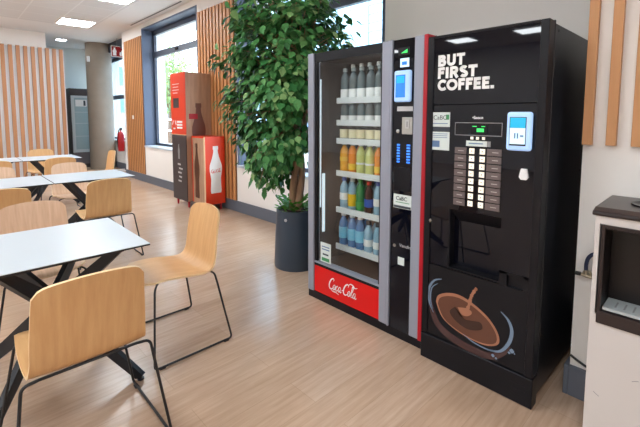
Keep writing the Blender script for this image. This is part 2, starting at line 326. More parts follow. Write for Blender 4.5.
# slot diffuser, ceiling lights
b = MB(); b.box(-.018, .018, -1.2, 1.2, -.006, 0, 'rod'); b.box(-.026, -.018, -1.2, 1.2, -.008, 0, 'ceil'); b.box(.018, .026, -1.2, 1.2, -.008, 0, 'ceil')
b.build('air_slot', loc=(2.98, 7.64, H-.0005), label='long thin black air slot in the ceiling above the window', cat='air vent')
proto = None
spots = [(2.09, 9.34), (2.09, 6.94), (-5.5, 4.75), (-5.5, 3.15)] + [(a, c) for a in (-.3, -2.9) for c in (9.3, 6.9, 4.5, 2.1, -.3)] + [(2.09, -1.2), (-5.5, .3), (-5.5, 7.0)]
labs = {0: 'square white ceiling light panel farther from the camera, above the tables', 1: 'white ceiling light panel cut by the top edge of the picture'}
for i, (x, y) in enumerate(spots):
    if proto is None:
        proto = empty('ceiling_light', (x, y, H-.0125)); o = proto
        b = MB()
        for q in ((-.3, -.285, -.3, .3), (.285, .3, -.3, .3), (-.285, .285, -.3, -.285), (-.285, .285, .285, .3)): b.box(*q, -.008, 0, 'whitepl')
        b.build('lamp_frame', proto); b = MB(); b.box(-.285, .285, -.285, .285, -.005, -.001, 'lamp'); b.build('lamp_diffuser', proto)
    else: o = copy_tree(proto); o.location = (x, y, H-.0125)
    tag(o, labs.get(i, 'square white ceiling light panel behind or beside the camera, outside the picture'), 'ceiling light', 'square ceiling light panels')
o = empty('downlight', (2.28, 11.7, H-.0005), 'small round downlight in the ceiling beyond the slatted screen', 'ceiling light')
b = MB(); b.lathe([(.13, 0), (.13, -.012), (.11, -.012), (.11, -.001)], 'whitepl', n=28); b.build('lamp_ring', o)
b = MB(); b.lathe([(.108, -.006), (.108, -.012)], 'lamp', n=28); b.build('lamp_diffuser', o)

# ================================================================== OUTSIDE
b = MB(); b.box(4.05, 90, -30, 90, -.3, -.15, 'pave'); b.build('pavement', kind='structure')
bl = empty('office_building', (11, 9, -.15), 'pale blue office building with thin horizontal lines outside the near window', 'building')
b = MB(); b.box(0, 6, -9, 8, 0, 12, 'facade'); b.build('facade', bl)
b = MB()
for k in range(40): b.box(-.03, 0, -9, 8, .3+k*.3, .33+k*.3, 'facl')
for k in range(12): b.box(-.04, 0, -9+k*1.5, -8.95+k*1.5, 0, 12, 'facl')
b.build('cladding_joints', bl)
for k in range(6): b = MB(); b.box(-.02, 0, -8+k*2.6, -6.9+k*2.6, 1, 2.2, 'facd'); b.build('glazing', bl)
b2 = empty('distant_building', (30, 52, -.15), 'low pale building with blue glass beyond the trees outside the tall window', 'building')
b = MB(); b.box(-16, -8, 0, 6, 0, 15, 'facade'); b.build('tower_wing', b2)
b = MB(); b.box(-8, 8, 0, 6, 0, 5.5, 'facade'); b.build('low_wing', b2)
for j in range(4):
    for k in range(3): b = MB(); b.box(-15.4+k*2.5, -13.6+k*2.5, -.1, 0, 2+j*3.3, 4.2+j*3.3, 'facd'); b.build('glazing', b2)
def tree(x, y, h, r, lab, seed):
    rn = random.Random(seed); e = empty('street_tree', (x, y, -.15), lab, 'tree', 'street trees outside the far window')
    b = MB(); b.tube([(0, 0, 0), (.05, 0, h*.4), (0, .1, h*.75)], [.16, .11, .05], 'treeb')
    for k in range(6):
        a = k*1.1; b.tube([(0, 0, h*.35+k*.1), (math.cos(a)*r*.5, math.sin(a)*r*.5, h*.6+k*.15)], [.06, .02], 'treeb', 6)
    b.build('trunk', e)
    b = MB()
    for k in range(1500):
        d = Vector((rn.gauss(0, 1), rn.gauss(0, 1), rn.gauss(0, 1))).normalized()*r*rn.uniform(.45, 1); d.z *= 1.15
        c = Vector((0, 0, h*.68))+d; s = rn.uniform(.09, .2); u = Vector((rn.gauss(0, 1), rn.gauss(0, 1), rn.gauss(0, 1))).normalized(); v = u.orthogonal().normalized()
        b.add([c-u*s, c-v*s*.5, c+u*s, c+v*s*.5], [(0, 1, 2, 3)], 'treel')
    b.build('foliage', e, kind='stuff')
tree(9.6, 22.6, 5.2, 1.7, 'slim green street tree seen through the tall window, nearer one', 1)
tree(13.5, 34, 6, 2.2, 'green street tree seen through the tall window, farther one', 2)
e = empty('stair_railing', (7.5, 19, -.15), 'white outdoor railing seen low through the tall window', 'railing')
b = MB(); 
for k in range(2): b.tube([(0, -3, .9+.5*k), (0, 3, .9+.5*k)], .03, 'rail', 8)
b.build('rail', e)
for k in range(7): b = MB(); b.tube([(0, -3+k, 0), (0, -3+k, 1.4)], .025, 'rail', 8); b.build('post', e)

# ================================================================== CHAIRS
PROF = spline([(.235, .437), (.215, .452), (.14, .460), (.03, .452), (-.07, .438), (-.125, .436), (-.165, .450), (-.191, .50), (-.210, .60), (-.232, .70), (-.263, .818)], 5)
S = [0]
for i in range(1, len(PROF)): S.append(S[-1]+math.hypot(PROF[i][0]-PROF[i-1][0], PROF[i][1]-PROF[i-1][1]))
def profat(s):
    s = max(0, min(S[-1], s))
    for i in range(1, len(S)):
        if s <= S[i]+1e-9:
            t = (s-S[i-1])/(S[i]-S[i-1]); return (PROF[i-1][0]*(1-t)+PROF[i][0]*t, PROF[i-1][1]*(1-t)+PROF[i][1]*t)
    return PROF[-1]
def shell_mesh(parent, m):
    NU, NS = 22, 46; T = .011; vs = []; L = S[-1]
    def pt(u, k):
        s0 = .05*abs(u)**5; s1 = L-(.024*u*u+.032*abs(u)**14)
        s = s0+(s1-s0)*k/NS; y, z = profat(s); y2, z2 = profat(s+.004); y1, z1 = profat(s-.004)
        n = Vector((0, -(z2-z1), (y2-y1))).normalized()          # points below / behind
        q = s/L
        hw = .200+.014*math.sin(min(1, q/.6)*PI) - .014*max(0, (q-.62)/.38)**1.3
        back = max(0, (q-.55)/.45)
        p = Vector((u*hw, y, z)); p -= Vector((0, 1, 0))*(-.022*u*u)*back; p.z += .008*u*u*(1-back)
        return p, n
    for side in (0, 1):
        for k in range(NS+1):
            for i in range(NU+1):
                p, n = pt(-1+2*i/NU, k); vs.append(p+n*T*(.5 if side else -.5))
    A = (NU+1)*(NS+1); top = []; bot = []; edge = []
    for k in range(NS):
        for i in range(NU):
            a = k*(NU+1)+i; q = (a, a+1, a+NU+2, a+NU+1); top.append(q); bot.append(tuple(A+j for j in q[::-1]))
    ring = [i for i in range(NU+1)]+[k*(NU+1)+NU for k in range(1, NS+1)]+[NS*(NU+1)+i for i in range(NU-1, -1, -1)]+[k*(NU+1) for k in range(NS-1, 0, -1)]
    for j in range(len(ring)): a, c = ring[j], ring[(j+1) % len(ring)]; edge.append((a, c, A+c, A+a))
    b = MB(); b.add(vs, top+bot, m, True); k = b.mi('plye')
    for f in edge: b.f.append(list(f)); b.m.append(k); b.sm.append(False)
    return b.build('seat_shell', parent, sharp=50)
def make_chair(m):
    e = empty('shell_chair'); shell_mesh(e, m)
    for s in (-1, 1):
        b = MB(); b.tube(fillet([(s*.165, .16, .440), (s*.205, .19, .425), (s*.278, .232, .0085), (s*.278, -.252, .0085), (s*.226, -.170, .432), (s*.17, -.163, .434)], .024), .0062, 'rod', 8)
        b.build('sled_leg', e)
        for y in (.19, -.21):
            g = MB(); g.box(s*.278-.010, s*.278+.010, y-.016, y+.016, 0, .006, 'rod'); g.build('foot_glide', e)
    for y, z in ((.16, .440), (-.163, .434)):
        b = MB(); b.tube([(-.17, y, z), (.17, y, z)], .0062, 'rod', 8); b.build('cross_bar', e)
    return e
# origin, facing angle (0 = faces +Y, towards the far wall), label, pink grain?
CH = [
 ((.376, 1.865), 0, 'honey plywood chair in the foreground, seen from behind, tucked under the nearest table', 0),
 ((1.0, 2.385), PI/2, 'plywood chair standing free at the end of the nearest table, facing left', 0),
 ((.415, 3.015), PI, 'pink-grained plywood chair on the far side of the nearest table', 1),
 ((1.115, 4.26), 0, 'plywood chair with its back to the camera at the right half of the middle tables', 0),
 ((.32, 4.26), 0, 'plywood chair with its back to the camera at the left half of the middle tables', 0),
 ((1.13, 5.50), PI, 'pale plywood chair on the far side of the middle tables, right of the other', 1),
 ((.40, 5.52), PI, 'pale plywood chair on the far side of the middle tables, at the left picture edge', 1),
 ((1.20, 6.82), 0, 'brown-lit plywood chair with its back to the camera at the farthest tables', 0),
 ((.46, 6.82), 0, 'plywood chair at the farthest tables, mostly cut by the left picture edge', 0),
 ((1.24, 8.20), PI, 'plywood chair on the far side of the farthest tables, in front of the slatted screen', 0),
 ((1.86, 7.35), PI/2, 'plywood chair seen edge-on at the end of the farthest tables, before the concrete column', 0),
]
c0 = make_chair('ply'); c1 = make_chair('plyp'); used = set()
for (x, y), rz, lab, pk in CH:
    src = c1 if pk else c0
    o = src if pk not in used else copy_tree(src); used.add(pk)
    o.location = (x, y, 0); o.rotation_euler.z = rz; tag(o, lab, 'chair', 'plywood shell chairs with black sled legs')

# ================================================================== TABLES
def make_table():
    e = empty('dining_table')
    b = MB(); b.box(-.3765, .3765, -.36, .36, .738, .741, 'ttop'); b.box(-.3765, .3765, -.36, .36, .7305, .738, 'tedge'); b.build('tabletop', e)
    for sx in (-1, 1):
        for sy in (-1, 1):
            a = Vector((sx*.24, sy*.30, .723)); c = Vector((-sx*.318, -sy*.318, .012))
            t = (c-a).normalized(); h = Vector((-sy*.30, sx*.24, 0)).normalized(); q = t.cross(h)
            vs = []
            for p, ww in ((a, .052), ((a+c)/2, .045), (c, .030)):
                for i, j in ((-1, -1), (1, -1), (1, 1), (-1, 1)):
                    vs.append(p+h*.014*i+q*ww*j)
            for v in vs[:4]: v.z = .730
            for v in vs[8:]: v.z = max(.006, v.z-.006)
            b = MB(); b.add(vs, [(3, 2, 1, 0), (8, 9, 10, 11)]+[(k*4+i, k*4+(i+1) % 4, k*4+4+(i+1) % 4, k*4+4+i) for k in (0, 1) for i in range(4)], 'tleg'); lg = b.build('leg', e)
            g = MB(); g.lathe([(.018, 0), (.018, .007)], 'rod', (c.x, c.y, 0), 12); g.build('foot_pad', lg)
    b = MB(); b.box(-.06, .06, -.06, .06, .33, .41, 'tleg', .01); b.build('leg_hub', e)
    for y in (-.30, .30): b = MB(); b.box(-.26, .26, y-.02, y+.02, .715, .7300, 'tleg'); b.build('top_brace', e)
    return e
t0 = make_table()
for i, (x, y, lab) in enumerate([(.374, 2.42, 'white-topped table nearest the camera with black crossed legs'),
        (1.15, 4.93, 'right-hand white table of the middle row, its end corner over open floor'), (.387, 4.93, 'left-hand white table of the middle row, cut by the picture edge'),
        (1.22, 7.52, 'right-hand white table of the farthest row before the column'), (.457, 7.52, 'left-hand white table of the farthest row, cut by the picture edge')]):
    o = t0 if i == 0 else copy_tree(t0); o.location = (x, y, 0); tag(o, lab, 'table', 'white dining tables')

# ================================================================== SNACK AND DRINKS VENDING MACHINE
X0, X1, YA, YB, ZT = 2.018, 2.86, 1.205, 2.218, 1.865
V = empty('vending_machine', ((X0+X1)/2, (YA+YB)/2, 0), 'tall grey glass-fronted drinks vending machine with a red lower panel', 'vending machine')
VO = V.location.copy()
def part(bb, name, par, off=None, **k):
    off = parent_loc(par); bb.v = [(a-off.x, c-off.y, d-off.z) for a, c, d in bb.v]; return bb.build(name, par, **k)
b = MB()   # cabinet: sides, back, roof, floor, inner walls
b.box(X0+.06, X1, YB-.035, YB, .055, ZT, 'machine'); b.box(X0+.06, X1, YA, 1.50, .055, ZT, 'machine'); b.box(X1-.04, X1, 1.50, YB-.035, .055, ZT, 'machine')
b.box(X0+.06, X1-.04, 1.50, YB-.035, ZT-.04, ZT, 'machine'); b.box(X0+.06, X1-.04, 1.50, YB-.035, .055, .26, 'innerd')
b.box(X0+.06, X1-.04, YB-.04, YB-.0355, .26, ZT-.04, 'inner'); b.box(X0+.06, X1-.04, 1.50, 1.505, .26, ZT-.04, 'inner'); b.box(2.62, 2.63, 1.505, YB-.04, .26, ZT-.04, 'inner')
part(b, 'cabinet_body', V)
b = MB(); b.box(X0-.004, X1-.02, YA+.004, YB+.004, 0.0, .055, 'blackm'); part(b, 'plinth', V)
b = MB(); b.box(X0-.01, X0+.06, 2.163, YB+.006, .055, ZT, 'alu', .004); part(b, 'door_frame', V)
b = MB(); b.box(X0-.01, X0+.06, 1.470, 1.535, .055, ZT, 'alu', .006); b.box(X0-.016, X0+.05, 1.452, 1.468, .055, ZT, 'alu', .004); part(b, 'door_post', V)
b = MB(); b.box(X0-.012, X0+.06, 1.235, 1.30, .055, ZT, 'alu', .006); part(b, 'door_post', V)
b = MB(); b.box(X0-.018, X0+.06, YA+.002, 1.233, .055, ZT, 'redstrip', .003); part(b, 'red_edge_strip', V)
b = MB(); b.box(X0+.002, X0+.06, 1.537, 2.161, .057, .262, 'red'); part(b, 'lower_panel', V)
b = MB(); b.box(X0+.0, X0+.05, 1.537, 2.161, .264, .285, 'blackm'); b.box(X0-.003, X0+.05, 1.537, 2.161, .285, .298, 'alu'); b.box(X0+.002, X0+.05, 1.537, 2.161, 1.80, ZT-.002, 'blackm')
b.box(X0+.004, X0+.022, 2.135, 2.161, .298, 1.80, 'blackm'); b.box(X0+.004, X0+.05, 1.537, 1.55, .298, 1.80, 'blackm'); part(b, 'glass_surround', V)
b = MB(); b.box(X0+.012, X0+.018, 1.55, 2.125, .298, 1.80, 'glass'); part(b, 'glass_pane', V)
SH = [1.535, 1.366, 1.225, .972, .682, .385]
for z in SH:
    b = MB(); b.box(2.235, 2.6, 1.51, 2.13, z-.012, z-.001, 'shelf'); b.box(2.222, 2.235, 1.51, 2.13, z-.034, z+.010, 'shelf'); part(b, 'shelf', V)
b = MB(); b.box(2.052, 2.092, 2.165, 2.1775, .70, 1.68, 'blindrefl'); part(b, 'light_or_reflection_strip', V)  # glowing strip painted in for window blinds reflected in the glass
b = MB(); b.box(2.114, 2.134, 2.165, 2.1775, .50, .96, 'blindrefl'); part(b, 'light_or_reflection_strip', V)  # second, shorter bar in the same glowing reflection colour
b = MB(); b.box(2.10, 2.13, 1.56, 2.12, 1.812, 1.822, 'led'); part(b, 'light_or_reflection_strip', V)
b = MB(); b.box(2.13, 2.6, 1.53, 2.16, .262, .27, 'innerd'); part(b, 'delivery_bin', V)
# control column
CP = X0-.004
b = MB(); b.box(CP, X0+.06, 1.302, 1.450, .055, ZT-.004, 'black'); cp = part(b, 'control_panel', V)
def q(x0, x1, y0, y1, z0, z1, m, name, par, bev=0):
    b = MB(); b.box(x0, x1, y0, y1, z0, z1, m, bev); return part(b, name, par)
p = q(CP-.004, CP-.0002, 1.335, 1.415, 1.768, 1.812, 'blackm', 'price_display', cp)
b = MB(); b.add([(CP-.0045, 1.395, 1.778), (CP-.0045, 1.350, 1.778), (CP-.0045, 1.350, 1.800)], [(0, 1, 2)], 'green'); part(b, 'green_digits', p)
p = q(CP-.005, CP-.0002, 1.337, 1.400, 1.695, 1.748, 'scrl', 'payment_badge', cp, .002); q(CP-.006, CP-.005, 1.352, 1.386, 1.708, 1.728, 'scr', 'badge_print', p)
p = q(CP-.028, CP-.0002, 1.312, 1.428, 1.488, 1.675, 'screenw', 'card_reader', cp, .012)
pp = q(CP-.0295, CP-.0281, 1.345, 1.412, 1.515, 1.648, 'scr', 'reader_screen', p)
q(CP-.0302, CP-.0296, 1.352, 1.405, 1.600, 1.640, 'scrc', 'screen_header', pp)
for i in range(3):
    for j in range(3): pass
q(CP-.004, CP-.0002, 1.306, 1.416, 1.434, 1.462, 'lgrey', 'note_slot', cp)
p = q(CP-.010, CP-.0002, 1.303, 1.376, 1.295, 1.398, 'steel', 'coin_plate', cp, .004); q(CP-.014, CP-.0101, 1.322, 1.350, 1.330, 1.382, 'lgrey', 'coin_slot', p); q(CP-.0145, CP-.0141, 1.334, 1.338, 1.340, 1.372, 'blackm', 'slot_opening', p)
b = MB(); b.lathe([(.011, 0), (.011, .006), (.006, .008)], 'steel', n=14); b.v = [(CP-a[2], 1.408+a[0], 1.313+a[1]) for a in b.v]; part(b, 'lock', cp)
for k in range(7):
    z = 1.229-k*.0172
    q(CP-.003, CP-.0002, 1.393, 1.413, z-.005, z+.005, 'blued', 'keypad_key', cp); q(CP-.003, CP-.0002, 1.320, 1.343, z-.005, z+.005, 'blued', 'keypad_key', cp)
q(CP-.002, CP-.0002, 1.314, 1.432, .948, 1.092, 'blackm', 'coin_return_flap', cp)
p = q(CP-.0015, CP-.0002, 1.303, 1.432, .838, .924, 'stick', 'sticker', cp)
text('sticker_text', 'CaBC', 'ink', (CP-.0022, 1.414, .888), .034, parent=p, bold=.0003); q(CP-.0022, CP-.0016, 1.306, 1.43, .840, .855, 'ink', 'sticker_band', p)
q(CP-.0022, CP-.0016, 1.316, 1.415, .873, .877, 'stickg', 'sticker_line', p)
text('maker_lettering', 'Vendin', 'lgrey', (CP-.0006, 1.385, .596), .030, parent=cp, shear=.2)
p = q(CP-.0015, CP-.0002, 1.345, 1.392, .480, .530, 'stick', 'price_sticker', cp)
b = MB(); b.lathe([(.010, 0), (.010, .005)], 'steel', n=12); b.v = [(CP-a[2], 1.418+a[0], .596+a[1]) for a in b.v]; part(b, 'lock', cp)
# script lettering on the red panel, drawn as brush strokes (u to the right, v up)
def cursive(par, name, X, yl, zb, k, m='white', face='-x'):
    b = MB()
    def st(pts, w0, w1=None):
        p = spline(pts, 7); n = len(p); w1 = w0 if w1 is None else w1
        wd = [(w0+(w1-w0)*math.sin(PI*i/(n-1)))*k for i in range(n)]
        if face == '-x': pp = [(yl-(u+.18*v)*k, zb+v*k) for u, v in p]
        else: pp = [(yl+(u+.18*v)*k, zb+v*k) for u, v in p]
        ribbon(b, pp, wd, m, X, face=face)
    def C(u): st([(u+.62, 1.02), (u+.66, 1.22), (u+.48, 1.32), (u+.2, 1.1), (u+.02, .6), (u+.08, .15), (u+.34, -.02), (u+.66, .14), (u+.84, .34)], .05, .17)
    def o(u): st([(u+.26, .62), (u+.1, .52), (u+.04, .22), (u+.16, .0), (u+.34, .1), (u+.38, .4), (u+.26, .62), (u+.30, .50), (u+.48, .46)], .06, .13)
    def c(u): st([(u+.34, .52), (u+.22, .62), (u+.06, .4), (u+.06, .1), (u+.2, .0), (u+.42, .18)], .06, .13)
    def a(u): st([(u+.36, .56), (u+.18, .6), (u+.04, .3), (u+.1, .02), (u+.26, .1), (u+.38, .56)], .06, .12); st([(u+.38, .6), (u+.34, .1), (u+.44, .0), (u+.56, .14)], .08, .11)
    def l(u): st([(u+.0, .2), (u+.24, .8), (u+.28, 1.25), (u+.16, 1.3), (u+.1, .9), (u+.1, .14), (u+.22, .0), (u+.36, .16)], .05, .11)
    C(0); o(.62); c(1.08); a(1.48); st([(2.05, .34), (2.3, .38)], .08, .1); C(2.3); o(2.95); l(3.42); a(3.75)
    st([(.34, -.02), (.7, -.22), (1.2, -.2), (1.7, -.34)], .04, .12); st([(2.9, 1.22), (3.2, 1.5), (3.6, 1.42), (3.9, 1.22), (4.25, 1.36)], .04, .13)
    return part(b, name, par)
cursive(V, 'script_lettering', X0+.001, 2.005, .128, .0625)
p = q(X0+.0105, X0+.0118, 1.995, 2.105, .305, .455, 'stick', 'notice_sheet', V)
q(X0+.0095, X0+.0104, 2.01, 2.09, .315, .340, 'stickg', 'notice_green_print', p); q(X0+.0095, X0+.0104, 2.01, 2.09, .40, .408, 'stickb', 'notice_text_line', p); q(X0+.0095, X0+.0104, 2.01, 2.09, .42, .428, 'stickb', 'notice_text_line', p); q(X0+.0095, X0+.0104, 2.02, 2.08, .36, .372, 'ink', 'notice_text_line', p)

# bottles: one of each kind, then copies
def bottle(name, r, h, liquid, cap, lab, lz=(.25, .55), neck=.35, capm=None):
    e = empty(name)
    b = MB(); nr = r*neck; b.lathe([(r*.9, 0), (r, .006), (r*.97, h*.3), (r, h*.6), (r*.93, h*.70), (nr*1.5, h*.82), (nr, h*.87), (nr, h*.93)], liquid, n=14); b.build('bottle_body', e)
    b = MB(); b.lathe([(nr*1.55, h*.885), (nr*1.55, h*.99), (nr, h)], cap, n=12); b.build('cap', e)
    if lab: b = MB(); b.lathe([(r*1.01, h*lz[0]), (r*1.03, h*lz[0]), (r*1.03, h*lz[1]), (r*1.01, h*lz[1])], lab, n=14); b.build('label_band', e)
    return e
def can(name, r, h, body, lid):
    e = empty(name); b = MB(); b.lathe([(r*.85, 0), (r, .008), (r, h-.012), (r*.85, h-.002)], body, n=16); b.build('can_body', e)
    b = MB(); b.lathe([(r*.83, h-.003), (r*.83, h)], lid, n=16); b.build('can_lid', e); return e
K = dict(
 clear=bottle('drink_bottle', .035, .235, 'd_clear', 'l_silver', 'l_white', (.03, .32)), clearb=bottle('drink_bottle', .031, .275, 'd_dark', 'l_white', 'l_white', (.3, .5)),
 teal=bottle('drink_bottle', .035, .155, 'd_clear', 'l_silver', 'l_white', (.05, .28), .5), darkc=bottle('drink_bottle', .035, .128, 'd_dark', 'l_silver', 'l_cream', (.1, .62), .5),
 juice=bottle('juice_bottle', .036, .235, 'd_juice', 'l_silver', 'l_yellow', (.36, .5)), orange=bottle('juice_bottle', .036, .235, 'd_orange', 'l_silver', 'l_yellow', (.1, .3)), lemon=bottle('juice_bottle', .036, .235, 'd_lemon', 'l_white', 'l_white', (.3, .36)),
 water=bottle('water_bottle', .036, .245, 'd_water', 'l_blue', 'l_white', (.28, .5)), iced=bottle('drink_bottle', .035, .245, 'd_water', 'l_white', 'l_yellow', (.12, .5)), green=bottle('drink_bottle', .035, .25, 'd_green', 'l_green', 'l_green', (.1, .3)), cola=bottle('drink_bottle', .035, .24, 'd_cola', 'l_red', 'l_blue', (.2, .45)),
 blue=bottle('water_bottle', .037, .262, 'd_blue', 'l_white', 'l_cyan', (.22, .56)), pale=bottle('water_bottle', .036, .235, 'd_water', 'l_dark', 'l_white', (.2, .42)))
ordn = ['leftmost', 'second from the left', 'third from the left', 'fourth from the left', 'rightmost in view']
rows = [(0, ['clear']*5, ['clearb']*5, 'top shelf', 'clear bottle with a white label', 'tall dark bottle with a white cap'),
        (1, ['teal']*5, ['teal']*5, 'second shelf', 'short grey bottle with a white label', 'short grey bottle with a white label'),
        (2, ['darkc']*5, ['darkc']*5, 'third shelf', 'small dark bottle with a cream label', 'small dark bottle with a cream label'),
        (3, ['juice', 'orange', 'lemon', 'lemon', 'orange'], ['juice', 'orange', 'lemon', 'lemon', 'orange'], 'fourth shelf', 'juice', 'juice'),
        (4, ['water', 'iced', 'green', 'cola', 'water'], ['water', 'iced', 'green', 'water', 'water'], 'fifth shelf', 'mix', 'mix'),
        (5, ['blue', 'blue', 'blue', 'pale', 'pale'], ['blue', 'blue', 'blue', 'pale', 'pale'], 'bottom shelf', 'water', 'water')]
kn = dict(juice='yellow juice bottle', orange='orange juice bottle', lemon='pale lemonade bottle', water='clear blue-capped water bottle', iced='yellow-labelled drink bottle', green='green soda bottle', cola='dark cola bottle with a blue label', blue='blue water bottle', pale='pale small water bottle')
first = set()
for ri, front, behind, shelf, fl, bl_ in rows:
    for dep, kinds in ((0, front), (1, behind)):
        for j, kd in enumerate(kinds):
            y = 2.095-j*.084; x = 2.275+dep*.09; y += random.uniform(-.004, .004)
            y -= .005+.0*dep
            src = K[kd]; o = src if kd not in first else copy_tree(src); first.add(kd)
            o.location = (x, y, SH[ri]-.0005)
            base = kn.get(kd) if kd in kn else (fl if dep == 0 else bl_)
            tag(o, '%s, %s, %s row of the %s' % (base, ordn[j], 'front' if dep == 0 else 'back', shelf) if len(base.split()) < 6 else '%s, %s, %s row of %s' % (base.replace(' with a white cap', '').replace(' with a blue label', ''), ordn[j].replace(' from the left', '').replace(' in view', ''), 'front' if dep == 0 else 'back', shelf), 'bottle', 'drinks on the %s of the vending machine' % shelf)

# ================================================================== COFFEE MACHINE
CX, CXB, CA, CB, CT = 1.963, 2.76, .580, 1.180, 1.835
Cm = empty('coffee_machine', ((CX+CXB)/2, (CA+CB)/2, 0), 'tall glossy black hot drinks machine with white BUT FIRST COFFEE lettering', 'coffee machine')
b = MB(); b.box(CX+.075, CXB, CA+.004, CB-.004, .03, CT-.006, 'machine'); part(b, 'cabinet_body', Cm, bevel=.004)
for y in (CA+.05, CB-.05):
    for x in (CX+.12, CXB-.06): b = MB(); b.lathe([(.022, 0), (.022, .03)], 'rod', (x, y, 0), 12); part(b, 'foot', Cm)
b = MB(); b.box(CX-.006, CX+.06, CA-.003, CB+.003, .002, .150, 'blackm', .004); pl = part(b, 'plinth', Cm)
for k in range(3): q(CX-.0075, CX-.0062, CA+.03, CA+.10, .05+k*.025, .054+k*.025, 'machine', 'vent_slit', pl)
# door: frame posts + header, main glossy panels around the recesses
b = MB(); F = 'blackm'
b.box(CX-.006, CX+.07, CA, CA+.036, .156, CT, F); b.box(CX-.006, CX+.07, CB-.036, CB, .156, CT, F); b.box(CX-.006, CX+.07, CA+.036, CB-.036, CT-.012, CT, F)
b.box(CX+.066, CX+.074, CA-.002, CA+.01, .156, CT+.004, 'rod'); part(b, 'door_frame', Cm, bevel=.003)
b = MB(); a0, a1 = CA+.036, CB-.036
b.box(CX, CX+.06, a0, a1, 1.468, CT-.012, 'black'); up_ = part(b, 'header_panel', Cm)
b = MB(); b.box(CX+.002, CX+.06, a0, a1, 1.262, 1.462, 'black'); b.box(CX+.002, CX+.06, 1.034, a1, .575, 1.262, 'black'); b.box(CX+.002, CX+.06, a0, .755, .64, 1.262, 'black')
b.box(CX+.002, CX+.06, .755, 1.034, .905, 1.262, 'black'); mid = part(b, 'front_panel', Cm)
# delivery niche
b = MB(); b.box(CX+.058, CX+.075, .755, 1.034, .575, .905, 'black'); b.add([(CX+.004, 1.028, .905), (CX+.004, .757, .905), (CX+.058, .757, .835), (CX+.058, 1.005, .835)], [(0, 1, 2, 3)], 'blackm')
b.box(CX-.004, CX+.06, .757, 1.032, .575, .583, 'blackm'); b.box(CX+.004, CX+.06, 1.026, 1.034, .58, .905, 'blackm'); part(b, 'cup_niche', Cm)
b = MB(); b.box(CX+.02, CX+.06, a0, .755, .56, .64, 'blackm'); b.box(CX+.0, CX+.02, a0, .755, .628, .642, 'blackm'); b.box(CX+.0, CX+.02, a0, .64, .57, .64, 'blackm'); b.box(CX, CX+.02, .718, .755, .57, .64, 'blackm'); part(b, 'coin_return', Cm)
b = MB(); b.box(CX+.002, CX+.06, a0, a1, .158, .568, 'blackm'); low = part(b, 'lower_panel', Cm)
# lettering
# heavy geometric capitals as thick strokes; each letter a part. (strokes, advance) on a unit-high grid
def arc(cx, cy, rx, ry, a0, a1, n=12): return [(cx+rx*math.cos(math.radians(a0+(a1-a0)*k/n)), cy+ry*math.sin(math.radians(a0+(a1-a0)*k/n))) for k in range(n+1)]
W_ = .25; h_ = W_/2
GL = {'B': ([[(h_, 0), (h_, 1)], [(h_, 1-h_), (.36, 1-h_)]+arc(.38, .74, .14, .135, 90, -90)+[(.2, .60-.05)], [(h_, .5), (.38, .5)]+arc(.40, .305, .17, .185, 90, -90)+[(h_, h_)]], .74),
      'U': ([[(h_, 1), (h_, .38)]+arc(.37, .36, .245, .245, 180, 360)+[(.615, 1)]], .80), 'T': ([[(0, 1-h_), (.66, 1-h_)], [(.33, 1), (.33, 0)]], .70),
      'F': ([[(h_, 0), (h_, 1)], [(h_, 1-h_), (.56, 1-h_)], [(h_, .52), (.50, .52)]], .62), 'I': ([[(h_, 0), (h_, 1)]], .33),
      'R': ([[(h_, 0), (h_, 1)], [(h_, 1-h_), (.36, 1-h_)]+arc(.38, .68, .16, .195, 90, -90)+[(h_, .485)], [(.36, .46), (.60, 0)]], .74),
      'S': ([arc(.32, .72, .19, .16, 25, 180)+arc(.32, .72, .19, .17, 190, 250)+[(.38, .50)]+arc(.34, .29, .20, .165, 70, -155)], .66),
      'C': ([arc(.46, .5, .335, .375, 42, 318)], .78), 'O': ([arc(.48, .5, .355, .375, 90, 450, 24)], .99),
      'E': ([[(h_, 0), (h_, 1)], [(h_, 1-h_), (.56, 1-h_)], [(h_, .5), (.52, .5)], [(h_, h_), (.57, h_)]], .64), '.': ([[(0, .135), (.27, .135)]], .3)}
for word, zb, ww in (('BUT', 1.670, .150), ('FIRST', 1.605, .218), ('COFFEE.', 1.540, .304)):
    adv = sum(GL[ch][1] for ch in word); kx = ww/(adv-.06); kz = .060; u = 0
    for ch in word:
        b = MB()
        for n_, st in enumerate(GL[ch][0]): ribbon(b, [(1.121-(u+p[0])*kx, zb+p[1]*kz) for p in st], W_*(kx+kz)/2 if ch != '.' else .0162, 'white', CX-.0002-.0001*n_, .0008)
        part(b, 'slogan_letter', up_); u += GL[ch][1]
FX = CX+.002
text('maker_lettering', '•Saeco', 'white', (FX-.0007, .921, 1.390), .021, parent=mid, bold=.0004)
b = MB()
for y0, y1, z0, z1 in ((.768, 1.013, 1.368, 1.372), (.768, 1.013, 1.304, 1.308), (.768, .771, 1.304, 1.372), (1.010, 1.013, 1.304, 1.372)): b.box(FX-.0022, FX-.0002, y0, y1, z0, z1, 'grey')
ds = part(b, 'display_frame', mid)
p = q(FX-.0016, FX-.0002, .838, .925, 1.312, 1.360, 'blackm', 'display', mid); q(FX-.0022, FX-.0017, .858, .895, 1.324, 1.342, 'green', 'green_text', p); q(FX-.0022, FX-.0017, .895, .918, 1.350, 1.354, 'green', 'green_text', p); q(FX-.0022, FX-.0017, .852, .872, 1.350, 1.354, 'green', 'green_text', p)
for y in (.918, .889, .858): q(FX-.004, FX-.0002, y-.007, y+.007, 1.285, 1.299, 'btn', 'small_button', mid)
p = q(FX-.0012, FX-.0002, .840, .949, 1.250, 1.278, 'stick', 'label_strip', mid); q(FX-.0012, FX-.0002, .822, .838, 1.250, 1.278, 'grey', 'label_strip', mid); q(FX-.0018, FX-.0013, .86, .935, 1.262, 1.267, 'stickb', 'label_text', p)
